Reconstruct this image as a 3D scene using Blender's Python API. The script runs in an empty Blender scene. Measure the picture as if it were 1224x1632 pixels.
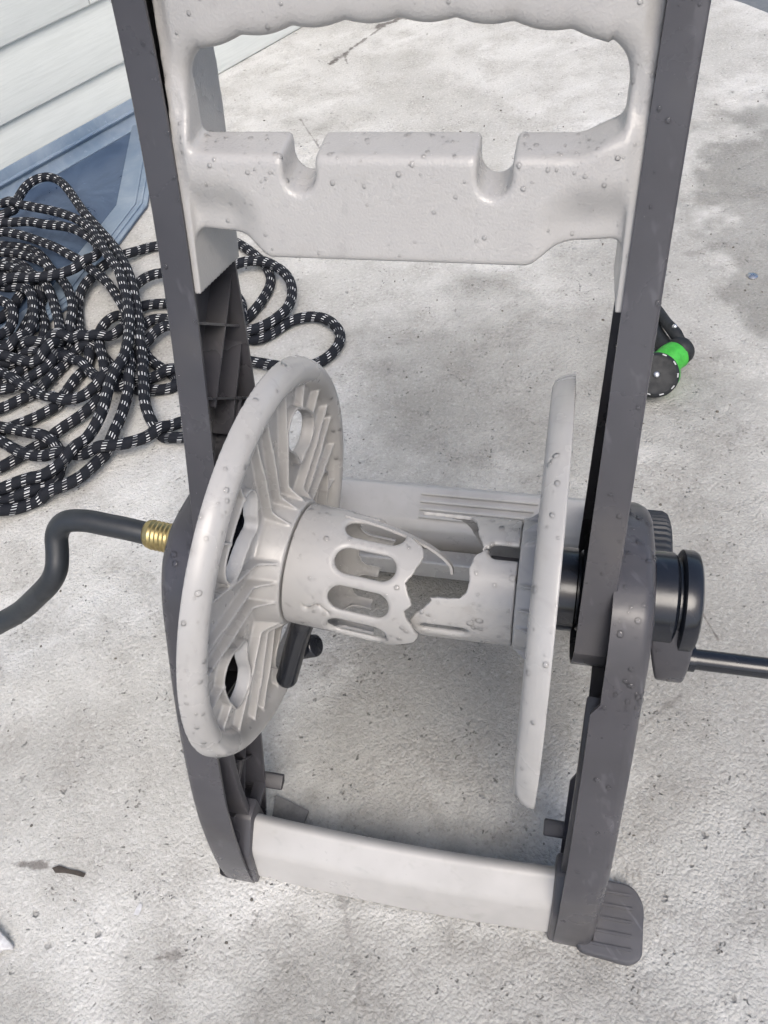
import bpy, bmesh, math, random
import numpy as np
from mathutils import Vector, Matrix

random.seed(7); rng = np.random.default_rng(7)
scene = bpy.context.scene
COL = scene.collection

# ------------------------------------------------------------------ camera
FPX, CX, CY = 1270.0, 612.0, 816.0                 # focal length and centre in photograph pixels (1224 x 1632)
def cam_axes(gb=957.0, vx=(-6300.0, -616.0)):
    X = -np.array([vx[0], vx[1], FPX]); X /= np.linalg.norm(X)
    a = -(X[1]*gb + X[2]*FPX)/X[0]
    G = np.array([a, gb, FPX]); G /= np.linalg.norm(G)
    Z = -G; Y = np.cross(Z, X)
    return np.array([X, Y, Z])
RC = cam_axes(); CAM = np.array([.137, -.446, 1.14])
def ray(p): return RC @ np.array([(p[0]-CX)/FPX, (p[1]-CY)/FPX, 1.0])
def on(p, axis, val):
    d = ray(p); t = (val-CAM[axis])/d[axis]; return CAM + t*d
cam = bpy.data.cameras.new('camera'); cam_o = bpy.data.objects.new('camera', cam); COL.objects.link(cam_o)
m = Matrix.Identity(4)
for i in range(3):
    m[i][0] = RC[i, 0]; m[i][1] = -RC[i, 1]; m[i][2] = -RC[i, 2]; m[i][3] = CAM[i]
cam_o.matrix_world = m
cam.sensor_fit = 'VERTICAL'; cam.sensor_height = 32.0; cam.sensor_width = 24.0; cam.lens = 32.0*FPX/1632.0
cam.clip_start = .01; cam.clip_end = 300
scene.camera = cam_o

# ------------------------------------------------------------------ light: overcast sky, very soft sun
SUN_EL, SUN_AZ = math.radians(56), math.radians(152)   # azimuth measured clockwise from +Y
w = bpy.data.worlds.new('World'); scene.world = w; w.use_nodes = True
nt = w.node_tree; bg = nt.nodes['Background']
sky = nt.nodes.new('ShaderNodeTexSky'); sky.sky_type = 'NISHITA'; sky.sun_disc = False
sky.sun_elevation = SUN_EL; sky.sun_rotation = SUN_AZ
sky.air_density = 1.0; sky.dust_density = 4.0; sky.ozone_density = 1.0
nt.links.new(sky.outputs[0], bg.inputs[0]); bg.inputs[1].default_value = 0.135
sun = bpy.data.lights.new('sun', 'SUN'); sun.energy = 1.22; sun.angle = math.radians(32); sun.color = (1, .965, .915)
sun_o = bpy.data.objects.new('sun', sun); COL.objects.link(sun_o)
sd = Vector((math.sin(SUN_AZ)*math.cos(SUN_EL), math.cos(SUN_AZ)*math.cos(SUN_EL), math.sin(SUN_EL)))
sun_o.rotation_euler = sd.to_track_quat('Z', 'Y').to_euler()
vs = scene.view_settings; vs.view_transform = 'Standard'; vs.look = 'None'; vs.gamma = 1; vs.exposure = 0.58
vs.use_curve_mapping = False
cy_ = scene.cycles; cy_.use_adaptive_sampling = True; cy_.adaptive_threshold = .04; cy_.adaptive_min_samples = 24; cy_.max_bounces = 4; cy_.diffuse_bounces = 2; cy_.glossy_bounces = 2; cy_.transmission_bounces = 4; cy_.caustics_reflective = False; cy_.caustics_refractive = False

# ------------------------------------------------------------------ materials
class NB:
    def __init__(s, name):
        s.m = bpy.data.materials.new(name); s.m.use_nodes = True
        s.t = s.m.node_tree; s.b = s.t.nodes['Principled BSDF']
    def n(s, typ, **k):
        x = s.t.nodes.new('ShaderNode'+typ)
        for a, b in k.items(): setattr(x, a, b)
        return x
    def put(s, sock, v):
        if hasattr(v, 'is_output') or isinstance(v, bpy.types.NodeSocket): s.t.links.new(v, sock)
        elif isinstance(v, (tuple, list)) and len(v) == 3 and sock.type == 'RGBA': sock.default_value = (*v, 1)
        else: sock.default_value = v
    def math(s, op, a, b=0.0, c=0.0, clamp=False):
        x = s.n('Math', operation=op, use_clamp=clamp)
        for i, v in enumerate((a, b, c)): s.put(x.inputs[i], v)
        return x.outputs[0]
    def vmath(s, op, a, b=(0, 0, 0), scale=None):
        x = s.n('VectorMath', operation=op); s.put(x.inputs[0], a); s.put(x.inputs[1], b)
        if scale is not None: s.put(x.inputs['Scale'], scale)
        return x.outputs['Value'] if op in ('LENGTH', 'DOT_PRODUCT', 'DISTANCE') else x.outputs[0]
    def coord(s, kind='Object'): return s.n('TexCoord').outputs[kind]
    def mapping(s, v, scale=(1, 1, 1), rot=(0, 0, 0), loc=(0, 0, 0)):
        x = s.n('Mapping'); s.put(x.inputs[0], v); x.inputs['Scale'].default_value = scale
        x.inputs['Rotation'].default_value = rot; x.inputs['Location'].default_value = loc
        return x.outputs[0]
    def noise(s, v, scale, detail=4.0, rough=.55, dist=0.0):
        x = s.n('TexNoise'); s.put(x.inputs['Vector'], v); x.inputs['Scale'].default_value = scale
        x.inputs['Detail'].default_value = detail; x.inputs['Roughness'].default_value = rough; x.inputs['Distortion'].default_value = dist
        return x.outputs[0]
    def vor(s, v, scale, feature='F1', rand=1.0):
        x = s.n('TexVoronoi', feature=feature); s.put(x.inputs['Vector'], v); x.inputs['Scale'].default_value = scale
        x.inputs['Randomness'].default_value = rand
        return x.outputs[0]
    def ramp(s, f, lo, hi, a=0.0, b=1.0):
        x = s.n('MapRange', interpolation_type='SMOOTHSTEP'); s.put(x.inputs[0], f)
        x.inputs[1].default_value = lo; x.inputs[2].default_value = hi; s.put(x.inputs[3], a); s.put(x.inputs[4], b)
        return x.outputs[0]
    def mix(s, f, a, b, mode='MIX'):
        x = s.n('Mix', data_type='RGBA', blend_type=mode); s.put(x.inputs[0], f); s.put(x.inputs[6], a); s.put(x.inputs[7], b)
        return x.outputs[2]
    def bump(s, h, strength=.3, dist=.001, normal=None):
        x = s.n('Bump'); s.put(x.inputs['Height'], h); x.inputs['Strength'].default_value = strength; x.inputs['Distance'].default_value = dist
        if normal is not None: s.put(x.inputs['Normal'], normal)
        return x.outputs[0]
    def out(s, **k):
        for a, v in k.items(): s.put(s.b.inputs[a.replace('_', ' ')], v)
        return s.m

def plastic(name, col, rough=.4, pebble=0.0, dirt=.25, spec=.5):
    n = NB(name); c = n.coord('Object')
    blot = n.noise(c, 9, 3, .6); fine = n.noise(c, 160, 1)
    col2 = tuple(x*(1-dirt) for x in col)
    base = n.mix(n.ramp(blot, .35, .72), col, col2)
    spots = n.ramp(n.noise(c, 70, 2, .7), .62, .78, 0, .5*dirt+.04)
    base = n.mix(spots, base, tuple(x*.55 for x in col))
    if col[0] > .3:
        sc = n.ramp(n.noise(n.mapping(n.mapping(c, rot=(.4, .2, .5)), (10, 70, 40)), 1.3, 2, .6), .60, .76, 0, .22)
        base = n.mix(sc, base, tuple(x*.6 for x in col))
        base = n.mix(n.ramp(n.noise(c, 22, 3, .7), .58, .76, 0, .25), base, (col[0]*.62, col[1]*.59, col[2]*.53))
    if col[0] < .1:
        sc = n.ramp(n.noise(n.mapping(n.mapping(c, rot=(.5, .3, .9)), (14, 90, 30)), 1.0, 2, .6), .60, .74, 0, .30)
        base = n.mix(sc, base, tuple(x*1.9+.02 for x in col))
        base = n.mix(n.ramp(n.noise(c, 5, 3, .65), .52, .72, 0, .30), base, (.13, .12, .11))
    r = n.math('ADD', n.ramp(blot, .3, .7, rough-.09, rough+.1), n.math('MULTIPLY', fine, .06))
    args = dict(Base_Color=base, Roughness=r)
    h = n.math('MULTIPLY', fine, .12)
    if pebble:
        v = n.noise(c, 480, 1, .5); h = n.math('ADD', h, n.math('MULTIPLY', v, pebble))
    args['Normal'] = n.bump(h, .35 if not pebble else .22, .0012)
    n.b.inputs['Specular IOR Level'].default_value = spec
    return n.out(**args)

TAUPE = (.390, .382, .370)
M_handle = plastic('taupe_pebbled_plastic', TAUPE, .29, 1.3, .08)
M_taupe = plastic('taupe_plastic', TAUPE, .25, 0, .12)
M_bar = plastic('light_grey_plastic', (.45, .44, .425), .33, .15, .14)
M_dark = plastic('dark_grey_plastic', (.0590, .0580, .0655), .28, 0, .2)
M_darkweb = plastic('charcoal_plastic', (.046, .045, .050), .36, 0, .2)
M_black = plastic('black_plastic', (.010, .012, .017), .15, 0, .1)
M_wheel = plastic('black_tread_plastic', (.018, .021, .027), .5, 0, .2)
M_pad = plastic('grey_rubber', (.085, .085, .095), .6, .3, .25)

def m_concrete():
    n = NB('brushed_concrete'); c = n.coord('Object')
    big = n.noise(c, 1.7, 3, .62); mid = n.noise(c, 9, 4, .68); fine = n.noise(c, 150, 3, .72); vg = n.n('TexVoronoi'); n.put(vg.inputs['Vector'], c); vg.inputs['Scale'].default_value = 240; gran = vg.outputs['Distance']; cell = n.n('SeparateColor'); n.put(cell.inputs[0], vg.outputs['Color'])
    st = n.mapping(n.mapping(c, rot=(0, 0, math.radians(-48))), (9, 55, 1))
    streak = n.noise(st, 1.6, 3, .7)
    st2 = n.mapping(n.mapping(c, rot=(0, 0, math.radians(-40))), (3.5, 15, 1))
    streak2 = n.noise(st2, 1.3, 3, .65)
    col = n.mix(n.ramp(big, .36, .64), (.435, .430, .405), (.60, .596, .572))
    col = n.mix(n.ramp(mid, .40, .70, .0, .66), col, (.37, .36, .335))
    col = n.mix(n.ramp(streak2, .50, .68, 0, n.ramp(big, .42, .62, .06, .42)), col, (.69, .685, .665))
    col = n.mix(n.ramp(streak, .55, .75, 0, .20), col, (.28, .275, .26))
    col = n.mix(n.ramp(fine, .54, .76, 0, .48), col, (.22, .21, .19))
    col = n.mix(n.ramp(fine, .48, .26, 0, .40), col, (.74, .73, .71))
    col = n.mix(n.ramp(cell.outputs[0], .78, .98, 0, n.ramp(mid, .42, .62, .06, .36)), col, (.22, .21, .19))
    col = n.mix(n.ramp(cell.outputs[1], .84, .98, 0, .24), col, (.74, .735, .715))
    # pits
    wv_ = n.n('TexNoise'); n.put(wv_.inputs['Vector'], c); wv_.inputs['Scale'].default_value = 130; wv_.inputs['Detail'].default_value = 1
    cw = n.vmath('ADD', c, n.vmath('SCALE', n.vmath('SUBTRACT', wv_.outputs['Color'], (.5, .5, .5)), scale=.012))
    pit_sel = n.ramp(n.noise(c, 26, 1), .50, .66)
    pit = n.ramp(n.vor(cw, 105), .08, .26, 1, 0)
    pit = n.math('MULTIPLY', pit, pit_sel)
    col = n.mix(n.math('MULTIPLY', pit, .62), col, (.10, .093, .085))
    bigpit = n.math('MULTIPLY', n.ramp(n.vor(cw, 21), .04, .13, 1, 0), n.ramp(n.noise(c, 7, 2), .5, .62))
    col = n.mix(n.math('MULTIPLY', bigpit, .45), col, (.12, .11, .10))
    # wet patches, plus shade under and around the cart painted in as dark blobs
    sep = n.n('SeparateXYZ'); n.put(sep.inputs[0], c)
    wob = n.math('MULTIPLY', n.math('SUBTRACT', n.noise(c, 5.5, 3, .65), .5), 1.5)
    damp_shade = None
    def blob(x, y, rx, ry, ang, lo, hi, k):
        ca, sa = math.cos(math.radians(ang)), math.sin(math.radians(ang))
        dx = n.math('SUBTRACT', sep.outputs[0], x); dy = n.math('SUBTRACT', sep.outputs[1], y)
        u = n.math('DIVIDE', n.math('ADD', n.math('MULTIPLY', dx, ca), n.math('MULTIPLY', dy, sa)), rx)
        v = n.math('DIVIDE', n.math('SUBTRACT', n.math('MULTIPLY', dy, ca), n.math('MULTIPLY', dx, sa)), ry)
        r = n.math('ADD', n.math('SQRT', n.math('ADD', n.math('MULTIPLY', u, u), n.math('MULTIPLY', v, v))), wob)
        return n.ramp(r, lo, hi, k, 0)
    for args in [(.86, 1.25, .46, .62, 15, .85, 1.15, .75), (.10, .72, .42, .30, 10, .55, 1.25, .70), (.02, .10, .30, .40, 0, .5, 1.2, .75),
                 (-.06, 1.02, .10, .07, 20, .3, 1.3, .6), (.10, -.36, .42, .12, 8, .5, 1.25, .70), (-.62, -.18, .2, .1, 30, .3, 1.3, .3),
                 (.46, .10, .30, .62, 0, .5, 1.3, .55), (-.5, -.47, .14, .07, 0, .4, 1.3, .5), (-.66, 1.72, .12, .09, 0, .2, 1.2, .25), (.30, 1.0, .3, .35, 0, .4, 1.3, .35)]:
        b = blob(*args); damp_shade = b if damp_shade is None else n.math('MAXIMUM', damp_shade, b)
    col = n.mix(damp_shade, col, n.mix(1.0, col, (.46, .455, .435), 'MULTIPLY'))
    # dirt line at the crack under the far edge
    def seg(ax, ay, bx, by, wd, k):
        L = math.hypot(bx-ax, by-ay); ca, sa = (bx-ax)/L, (by-ay)/L
        dx = n.math('SUBTRACT', sep.outputs[0], ax); dy = n.math('SUBTRACT', sep.outputs[1], ay)
        u = n.math('ADD', n.math('MULTIPLY', dx, ca), n.math('MULTIPLY', dy, sa))
        v = n.math('SUBTRACT', n.math('MULTIPLY', dy, ca), n.math('MULTIPLY', dx, sa))
        uc = n.math('SUBTRACT', u, n.math('MINIMUM', n.math('MAXIMUM', u, 0), L))
        d = n.math('SQRT', n.math('ADD', n.math('MULTIPLY', uc, uc), n.math('MULTIPLY', v, v)))
        d = n.math('ADD', d, n.math('MULTIPLY', segn, wd*4.5))
        return n.ramp(d, 0, wd, k, 0)
    cr = None
    segn = n.math('SUBTRACT', n.noise(c, 30, 3, .7), .5)
    for args in [(-.662, 2.105, -.635, 2.165, .014, .85), (-.635, 2.165, -.60, 2.24, .010, .8), (-.60, 2.24, -.53, 2.39, .008, .65), (-.56, 2.36, -.46, 2.45, .02, .8),
                 (-.628, 2.16, -.607, 2.105, .006, .6), (-.67, 1.76, -.57, 1.60, .004, .5), (-.55, -.295, -.50, -.290, .007, .7), (.385, .26, .415, .20, .0025, .6),
                 (-.30, -.37, -.27, -.36, .006, .5), (-.10, -.20, -.02, -.38, .006, .25), (.28, .02, .36, .10, .006, .4)]:
        b = seg(*args); cr = b if cr is None else n.math('MAXIMUM', cr, b)
    col = n.mix(cr, col, (.075, .062, .055))
    rough = n.math('SUBTRACT', n.ramp(fine, .3, .7, .62, .85), n.math('MULTIPLY', damp_shade, .25))
    h = n.math('ADD', n.math('MULTIPLY', fine, .8), n.math('ADD', n.math('MULTIPLY', mid, 1.0), n.math('MULTIPLY', n.math('MULTIPLY', gran, -.34), n.ramp(big, .40, .60, .25, 1))))
    h = n.math('ADD', h, n.math('MULTIPLY', streak, .12))
    h = n.math('SUBTRACT', h, n.math('MULTIPLY', pit, .7)); h = n.math('SUBTRACT', h, n.math('MULTIPLY', bigpit, .9))
    return n.out(Base_Color=col, Roughness=rough, Normal=n.bump(h, 1.0, .0042))
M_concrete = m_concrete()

def m_asphalt():
    n = NB('blue_grey_asphalt'); c = n.coord()
    col = n.mix(n.noise(c, 60, 5), (.10, .115, .13), (.17, .185, .20))
    return n.out(Base_Color=col, Roughness=.8, Normal=n.bump(n.noise(c, 140, 4), .5, .006))
M_asphalt = m_asphalt()

def m_siding():
    n = NB('cream_siding'); c = n.coord()
    g = n.noise(n.mapping(c, (3, 3, 60), (0, 0, 0)), 3, 6, .65)
    col = n.mix(n.ramp(g, .35, .7), (.585, .61, .59), (.53, .555, .535))
    sp = n.ramp(n.noise(c, 45, 4, .7), .68, .78, 0, .35)
    col = n.mix(sp, col, (.42, .41, .37))
    return n.out(Base_Color=col, Roughness=.45, Normal=n.bump(g, .25, .002))
M_siding = m_siding()

def m_bluemetal(name, a, b, rough, metal):
    n = NB(name); c = n.coord()
    k = n.noise(c, 6, 7, .7, .6); f = n.noise(c, 60, 5, .7)
    col = n.mix(n.ramp(k, .32, .7), a, b)
    col = n.mix(n.ramp(f, .60, .76, 0, .45), col, tuple(x*1.6+.05 for x in b))
    return n.out(Base_Color=col, Roughness=n.ramp(k, .3, .7, rough, rough+.18), Metallic=metal, Normal=n.bump(f, .12, .001))
M_blue = m_bluemetal('dull_blue_sheet', (.045, .075, .135), (.10, .145, .22), .24, .3)
M_rim = m_bluemetal('pale_blue_metal', (.20, .27, .36), (.33, .39, .46), .30, .4)

def m_hose():
    n = NB('black_flecked_fabric'); uv = n.n('UVMap').outputs[0]
    s = n.n('SeparateXYZ'); n.put(s.inputs[0], uv); u, v = s.outputs[0], s.outputs[1]
    wob = n.math('MULTIPLY', n.math('SUBTRACT', n.noise(n.coord(), 25, 2), .5), .004)
    uu = n.math('ADD', n.math('DIVIDE', n.math('ADD', u, wob), .0270), n.math('MULTIPLY', v, 1.0))
    fr = n.math('FRACT', uu)
    band = n.math('MULTIPLY', n.ramp(fr, .04, .07), n.ramp(fr, .36, .39, 1, 0))
    vv = n.math('FRACT', n.math('ADD', n.math('MULTIPLY', v, 13), n.math('MULTIPLY', n.math('FLOOR', uu), .37)))
    dash = n.math('MULTIPLY', n.ramp(vv, .24, .32), n.ramp(vv, .54, .62, 1, 0))
    grp = n.math('FRACT', n.math('ADD', n.math('MULTIPLY', v, 3), n.math('MULTIPLY', n.math('FLOOR', uu), .31)))
    gsel = n.ramp(grp, .62, .66, 1, .22)
    br = n.math('MULTIPLY', n.math('MULTIPLY', band, dash), gsel)
    wv = n.math('MULTIPLY', n.math('SINE', n.math('MULTIPLY', n.math('ADD', n.math('MULTIPLY', v, 60), n.math('MULTIPLY', u, 1300)), 2.0)),
                n.math('SINE', n.math('MULTIPLY', n.math('SUBTRACT', n.math('MULTIPLY', v, 60), n.math('MULTIPLY', u, 1300)), 2.0)))
    col = n.mix(n.ramp(wv, -1, 1), (.006, .0075, .0115), (.012, .014, .020))
    col = n.mix(br, col, (.72, .73, .74))
    n.b.inputs['Specular IOR Level'].default_value = .25
    return n.out(Base_Color=col, Roughness=.7, Normal=n.bump(n.math('ADD', wv, n.math('MULTIPLY', br, .6)), .35, .0008))
M_hose = m_hose()

def simple(name, col, rough, metal=0, bumps=0, scale=80):
    n = NB(name); c = n.coord(); k = n.noise(c, scale, 4, .65)
    base = n.mix(n.ramp(k, .35, .7), col, tuple(x*.72 for x in col))
    a = dict(Base_Color=base, Roughness=n.ramp(k, .3, .7, rough-.05, rough+.1), Metallic=metal)
    if bumps: a['Normal'] = n.bump(k, bumps, .001)
    return n.out(**a)
M_brass = simple('worn_brass', (.50, .40, .19), .36, 1.0, .35)
M_steel = simple('bare_steel', (.62, .62, .62), .25, 1.0)
M_rubber = simple('black_rubber_hose', (.022, .026, .031), .42, 0, .15, 40)
M_green = simple('green_plastic', (.05, .40, .045), .4, 0, .2)
M_nozblack = simple('black_rubberised_plastic', (.010, .012, .014), .62, 0, .2)
M_nozgrey = simple('pale_print', (.45, .46, .46), .6)
M_white = simple('white_plastic_scrap', (.62, .62, .63), .35)
M_greyplate = simple('grey_plastic_plate', (.20, .195, .19), .5, 0, .15)
M_leaf = simple('dry_leaf', (.06, .05, .042), .8, 0, .3)
def m_water():
    n = NB('clear_water'); t = n.t
    tr = n.n('BsdfTransparent'); tr.inputs[0].default_value = (1, 1, 1, 1); gl = n.n('BsdfGlossy'); gl.inputs['Roughness'].default_value = .03
    fr = n.n('Fresnel'); fr.inputs[0].default_value = 1.36; mx = n.n('MixShader')
    t.links.new(n.math('MULTIPLY', fr.outputs[0], .85), mx.inputs[0]); t.links.new(tr.outputs[0], mx.inputs[1]); t.links.new(gl.outputs[0], mx.inputs[2])
    t.links.new(mx.outputs[0], t.nodes['Material Output'].inputs[0])
    return n.m
M_water = m_water()

# ------------------------------------------------------------------ mesh helpers
def obj(name, verts, faces, mat, parent=None, smooth=False, edge_split=None):
    me = bpy.data.meshes.new(name)
    me.from_pydata([tuple(map(float, v)) for v in verts], [], faces); me.validate(); me.update()
    return link(name, me, mat, parent, smooth, edge_split)
def link(name, me, mat, parent=None, smooth=False, edge_split=None):
    if mat is not None and not me.materials: me.materials.append(mat)
    o = bpy.data.objects.new(name, me); COL.objects.link(o)
    if parent is not None: o.parent = parent
    if smooth:
        me.polygons.foreach_set('use_smooth', [True]*len(me.polygons))
        if edge_split is not None:
            me.set_sharp_from_angle(angle=math.radians(edge_split))
    return o
def from_bm(name, bm, mat, parent=None, smooth=True, edge_split=35):
    bmesh.ops.recalc_face_normals(bm, faces=bm.faces)
    me = bpy.data.meshes.new(name); bm.to_mesh(me); bm.free()
    return link(name, me, mat, parent, smooth, edge_split)
def tag(o, label, cat, group=None):
    o['label'] = label; o['category'] = cat
    if group: o['group'] = group
    return o
def empty(name, loc=(0, 0, 0)):
    o = bpy.data.objects.new(name, None); o.location = loc; COL.objects.link(o); o.empty_display_size = .05
    return o
def bm_bevel(bm, w, seg=2, ang=30):
    es = [e for e in bm.edges if len(e.link_faces) == 2 and e.calc_face_angle(0) > math.radians(ang)]
    bmesh.ops.bevel(bm, geom=es, offset=w, segments=seg, affect='EDGES', profile=.5, clamp_overlap=True)
def prism(pts, axis, a, b, bevel=0, seg=2, bm=None):
    """extrude a 2D polygon along an axis between a and b; pts are the other two coordinates in order"""
    bm = bm or bmesh.new()
    def P(p, t):
        if axis == 0: return (t, p[0], p[1])
        if axis == 1: return (p[0], t, p[1])
        return (p[0], p[1], t)
    v0 = [bm.verts.new(P(p, a)) for p in pts]; v1 = [bm.verts.new(P(p, b)) for p in pts]
    n = len(pts)
    bm.faces.new(v0); bm.faces.new(v1[::-1])
    for i in range(n): bm.faces.new((v0[i], v0[(i+1) % n], v1[(i+1) % n], v1[i]))
    bmesh.ops.recalc_face_normals(bm, faces=bm.faces)
    if bevel: bm_bevel(bm, bevel, seg)
    return bm
def catmull(pts, n=8, closed=False):
    P = [np.array(p, float) for p in pts]; out = []
    N = len(P); rngi = range(N) if closed else range(N-1)
    for i in rngi:
        if closed: p0, p1, p2, p3 = P[(i-1) % N], P[i], P[(i+1) % N], P[(i+2) % N]
        else: p0, p1, p2, p3 = P[max(i-1, 0)], P[i], P[i+1], P[min(i+2, N-1)]
        for k in range(n):
            t = k/n
            out.append(.5*((2*p1) + (-p0+p2)*t + (2*p0-5*p1+4*p2-p3)*t*t + (-p0+3*p1-3*p2+p3)*t**3))
    if not closed: out.append(P[-1])
    return out
def resample(pts, step):
    P = np.array(pts); L = np.concatenate([[0], np.cumsum(np.linalg.norm(np.diff(P, axis=0), axis=1))])
    n = max(2, int(L[-1]/step)); s = np.linspace(0, L[-1], n)
    return np.stack([np.interp(s, L, P[:, i]) for i in range(P.shape[1])], 1)
def frames(P):
    T = np.gradient(P, axis=0); T /= np.linalg.norm(T, axis=1)[:, None]+1e-12
    N = np.zeros_like(P); a = np.array([0, 0, 1.0]) if abs(T[0, 2]) < .9 else np.array([1.0, 0, 0])
    v = a - T[0]*(a@T[0]); N[0] = v/np.linalg.norm(v)
    for i in range(1, len(P)):
        v = N[i-1] - T[i]*(N[i-1]@T[i]); N[i] = v/np.linalg.norm(v)
    return T, N, np.cross(T, N)
def tube(P, r, seg=12, caps=True):
    P = np.asarray(P, float); T, N, B = frames(P); r = np.broadcast_to(r, (len(P),))
    th = np.linspace(0, 2*np.pi, seg, endpoint=False)
    V = P[:, None] + r[:, None, None]*(np.cos(th)[None, :, None]*N[:, None] + np.sin(th)[None, :, None]*B[:, None])
    V = V.reshape(-1, 3); F = []
    for i in range(len(P)-1):
        for j in range(seg):
            F.append((i*seg+j, i*seg+(j+1) % seg, (i+1)*seg+(j+1) % seg, (i+1)*seg+j))
    if caps: F.append(tuple(range(seg))[::-1]); F.append(tuple((len(P)-1)*seg+j for j in range(seg)))
    return V, F
def lathe_x(prof, seg=48, centre=(0, 0), closed=False, bm=None):
    """profile of (x, radius) turned about the x axis"""
    bm = bm or bmesh.new(); R = []
    for x, r in prof:
        R.append([bm.verts.new((x, centre[0]+r*math.cos(2*math.pi*j/seg), centre[1]+r*math.sin(2*math.pi*j/seg))) for j in range(seg)] if r > 1e-6
                 else [bm.verts.new((x, centre[0], centre[1]))])
    k = len(R)
    for i in range(k if closed else k-1):
        A, B = R[i], R[(i+1) % k]
        for j in range(seg):
            q = (j+1) % seg
            if len(A) == 1 and len(B) > 1: bm.faces.new((A[0], B[q], B[j]))
            elif len(B) == 1 and len(A) > 1: bm.faces.new((A[j], A[q], B[0]))
            elif len(A) > 1: bm.faces.new((A[j], A[q], B[q], B[j]))
    bmesh.ops.recalc_face_normals(bm, faces=bm.faces)
    return bm

# surface nets over a sampled distance field (moulded plastic with soft fillets)
CORN = np.array([(i, j, k) for i in (0, 1) for j in (0, 1) for k in (0, 1)])
EDG = [(a, b) for a in range(8) for b in range(a+1, 8) if np.abs(CORN[a]-CORN[b]).sum() == 1]
def snet(F, o, h):
    F = np.asarray(F, np.float32); S = F < 0; n = np.array(F.shape)
    cnt = np.zeros(n-1, np.int8)
    for c in CORN: cnt += S[c[0]:n[0]-1+c[0], c[1]:n[1]-1+c[1], c[2]:n[2]-1+c[2]]
    I = np.argwhere((cnt > 0) & (cnt < 8))
    vals = np.stack([F[I[:, 0]+c[0], I[:, 1]+c[1], I[:, 2]+c[2]] for c in CORN], 1)
    acc = np.zeros((len(I), 3)); num = np.zeros(len(I))
    for a, b in EDG:
        va, vb = vals[:, a], vals[:, b]; cr = (va < 0) != (vb < 0)
        t = np.where(cr, va/np.where(cr, va-vb, 1), 0)
        p = CORN[a]+(CORN[b]-CORN[a])*t[:, None]
        acc += np.where(cr[:, None], p, 0); num += cr
    V = (I + acc/num[:, None])*np.array(h)+np.array(o)
    idx = -np.ones(n-1, np.int64); idx[I[:, 0], I[:, 1], I[:, 2]] = np.arange(len(I))
    Q = []
    for ax in range(3):
        u, v = (ax+1) % 3, (ax+2) % 3
        sl0 = [slice(None)]*3; sl1 = [slice(None)]*3; sl0[ax] = slice(0, -1); sl1[ax] = slice(1, None)
        A, B = S[tuple(sl0)], S[tuple(sl1)]
        E = np.argwhere(A != B)
        E = E[(E[:, u] > 0) & (E[:, v] > 0) & (E[:, u] < n[u]-1) & (E[:, v] < n[v]-1)]
        fl = A[E[:, 0], E[:, 1], E[:, 2]]
        eu = np.zeros(3, int); eu[u] = 1; ev = np.zeros(3, int); ev[v] = 1
        g = lambda D: idx[D[:, 0], D[:, 1], D[:, 2]]
        q = np.stack([g(E-eu-ev), g(E-ev), g(E), g(E-eu)], 1)
        q[~fl] = q[~fl][:, ::-1]
        Q.append(q)
    return V, np.concatenate(Q)
def mesh_np(name, V, Q):
    me = bpy.data.meshes.new(name)
    me.vertices.add(len(V)); me.vertices.foreach_set('co', np.asarray(V, np.float32).ravel())
    me.loops.add(len(Q)*4); me.loops.foreach_set('vertex_index', Q.astype(np.int32).ravel())
    me.polygons.add(len(Q)); me.polygons.foreach_set('loop_start', np.arange(0, len(Q)*4, 4, dtype=np.int32))
    me.polygons.foreach_set('use_smooth', np.ones(len(Q), bool))
    me.update(calc_edges=True); me.validate()
    return me
def smin(a, b, k):
    h = np.clip(.5+.5*(b-a)/k, 0, 1); return b+(a-b)*h-k*h*(1-h)
def smax(a, b, k): return -smin(-a, -b, k)
def rbox2(u, v, hu, hv, r):
    qu = np.abs(u)-hu+r; qv = np.abs(v)-hv+r
    return np.hypot(np.maximum(qu, 0), np.maximum(qv, 0))+np.minimum(np.maximum(qu, qv), 0)-r
def seg2(y, z, a, b, ra, rb=None):
    rb = ra if rb is None else rb
    d = np.array(b)-np.array(a); t = np.clip(((y-a[0])*d[0]+(z-a[1])*d[1])/(d@d), 0, 1)
    return np.hypot(y-a[0]-t*d[0], z-a[1]-t*d[1])-(ra+(rb-ra)*t)
def sdpoly(x, y, P):
    P = np.array(P); d = np.full(x.shape, 1e9); sgn = np.ones(x.shape)
    for i in range(len(P)):
        a = P[i]; b = P[i-1]; e = b-a; wx, wy = x-a[0], y-a[1]
        t = np.clip((wx*e[0]+wy*e[1])/(e@e), 0, 1); d = np.minimum(d, (wx-e[0]*t)**2+(wy-e[1]*t)**2)
        c1 = y >= a[1]; c2 = y < b[1]; c3 = e[0]*wy > e[1]*wx
        sgn = np.where((c1 & c2 & c3) | (~c1 & ~c2 & ~c3), -sgn, sgn)
    return sgn*np.sqrt(d)
def sstep(x, a, b):
    t = np.clip((x-a)/(b-a), 0, 1); return t*t*(3-2*t)

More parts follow.
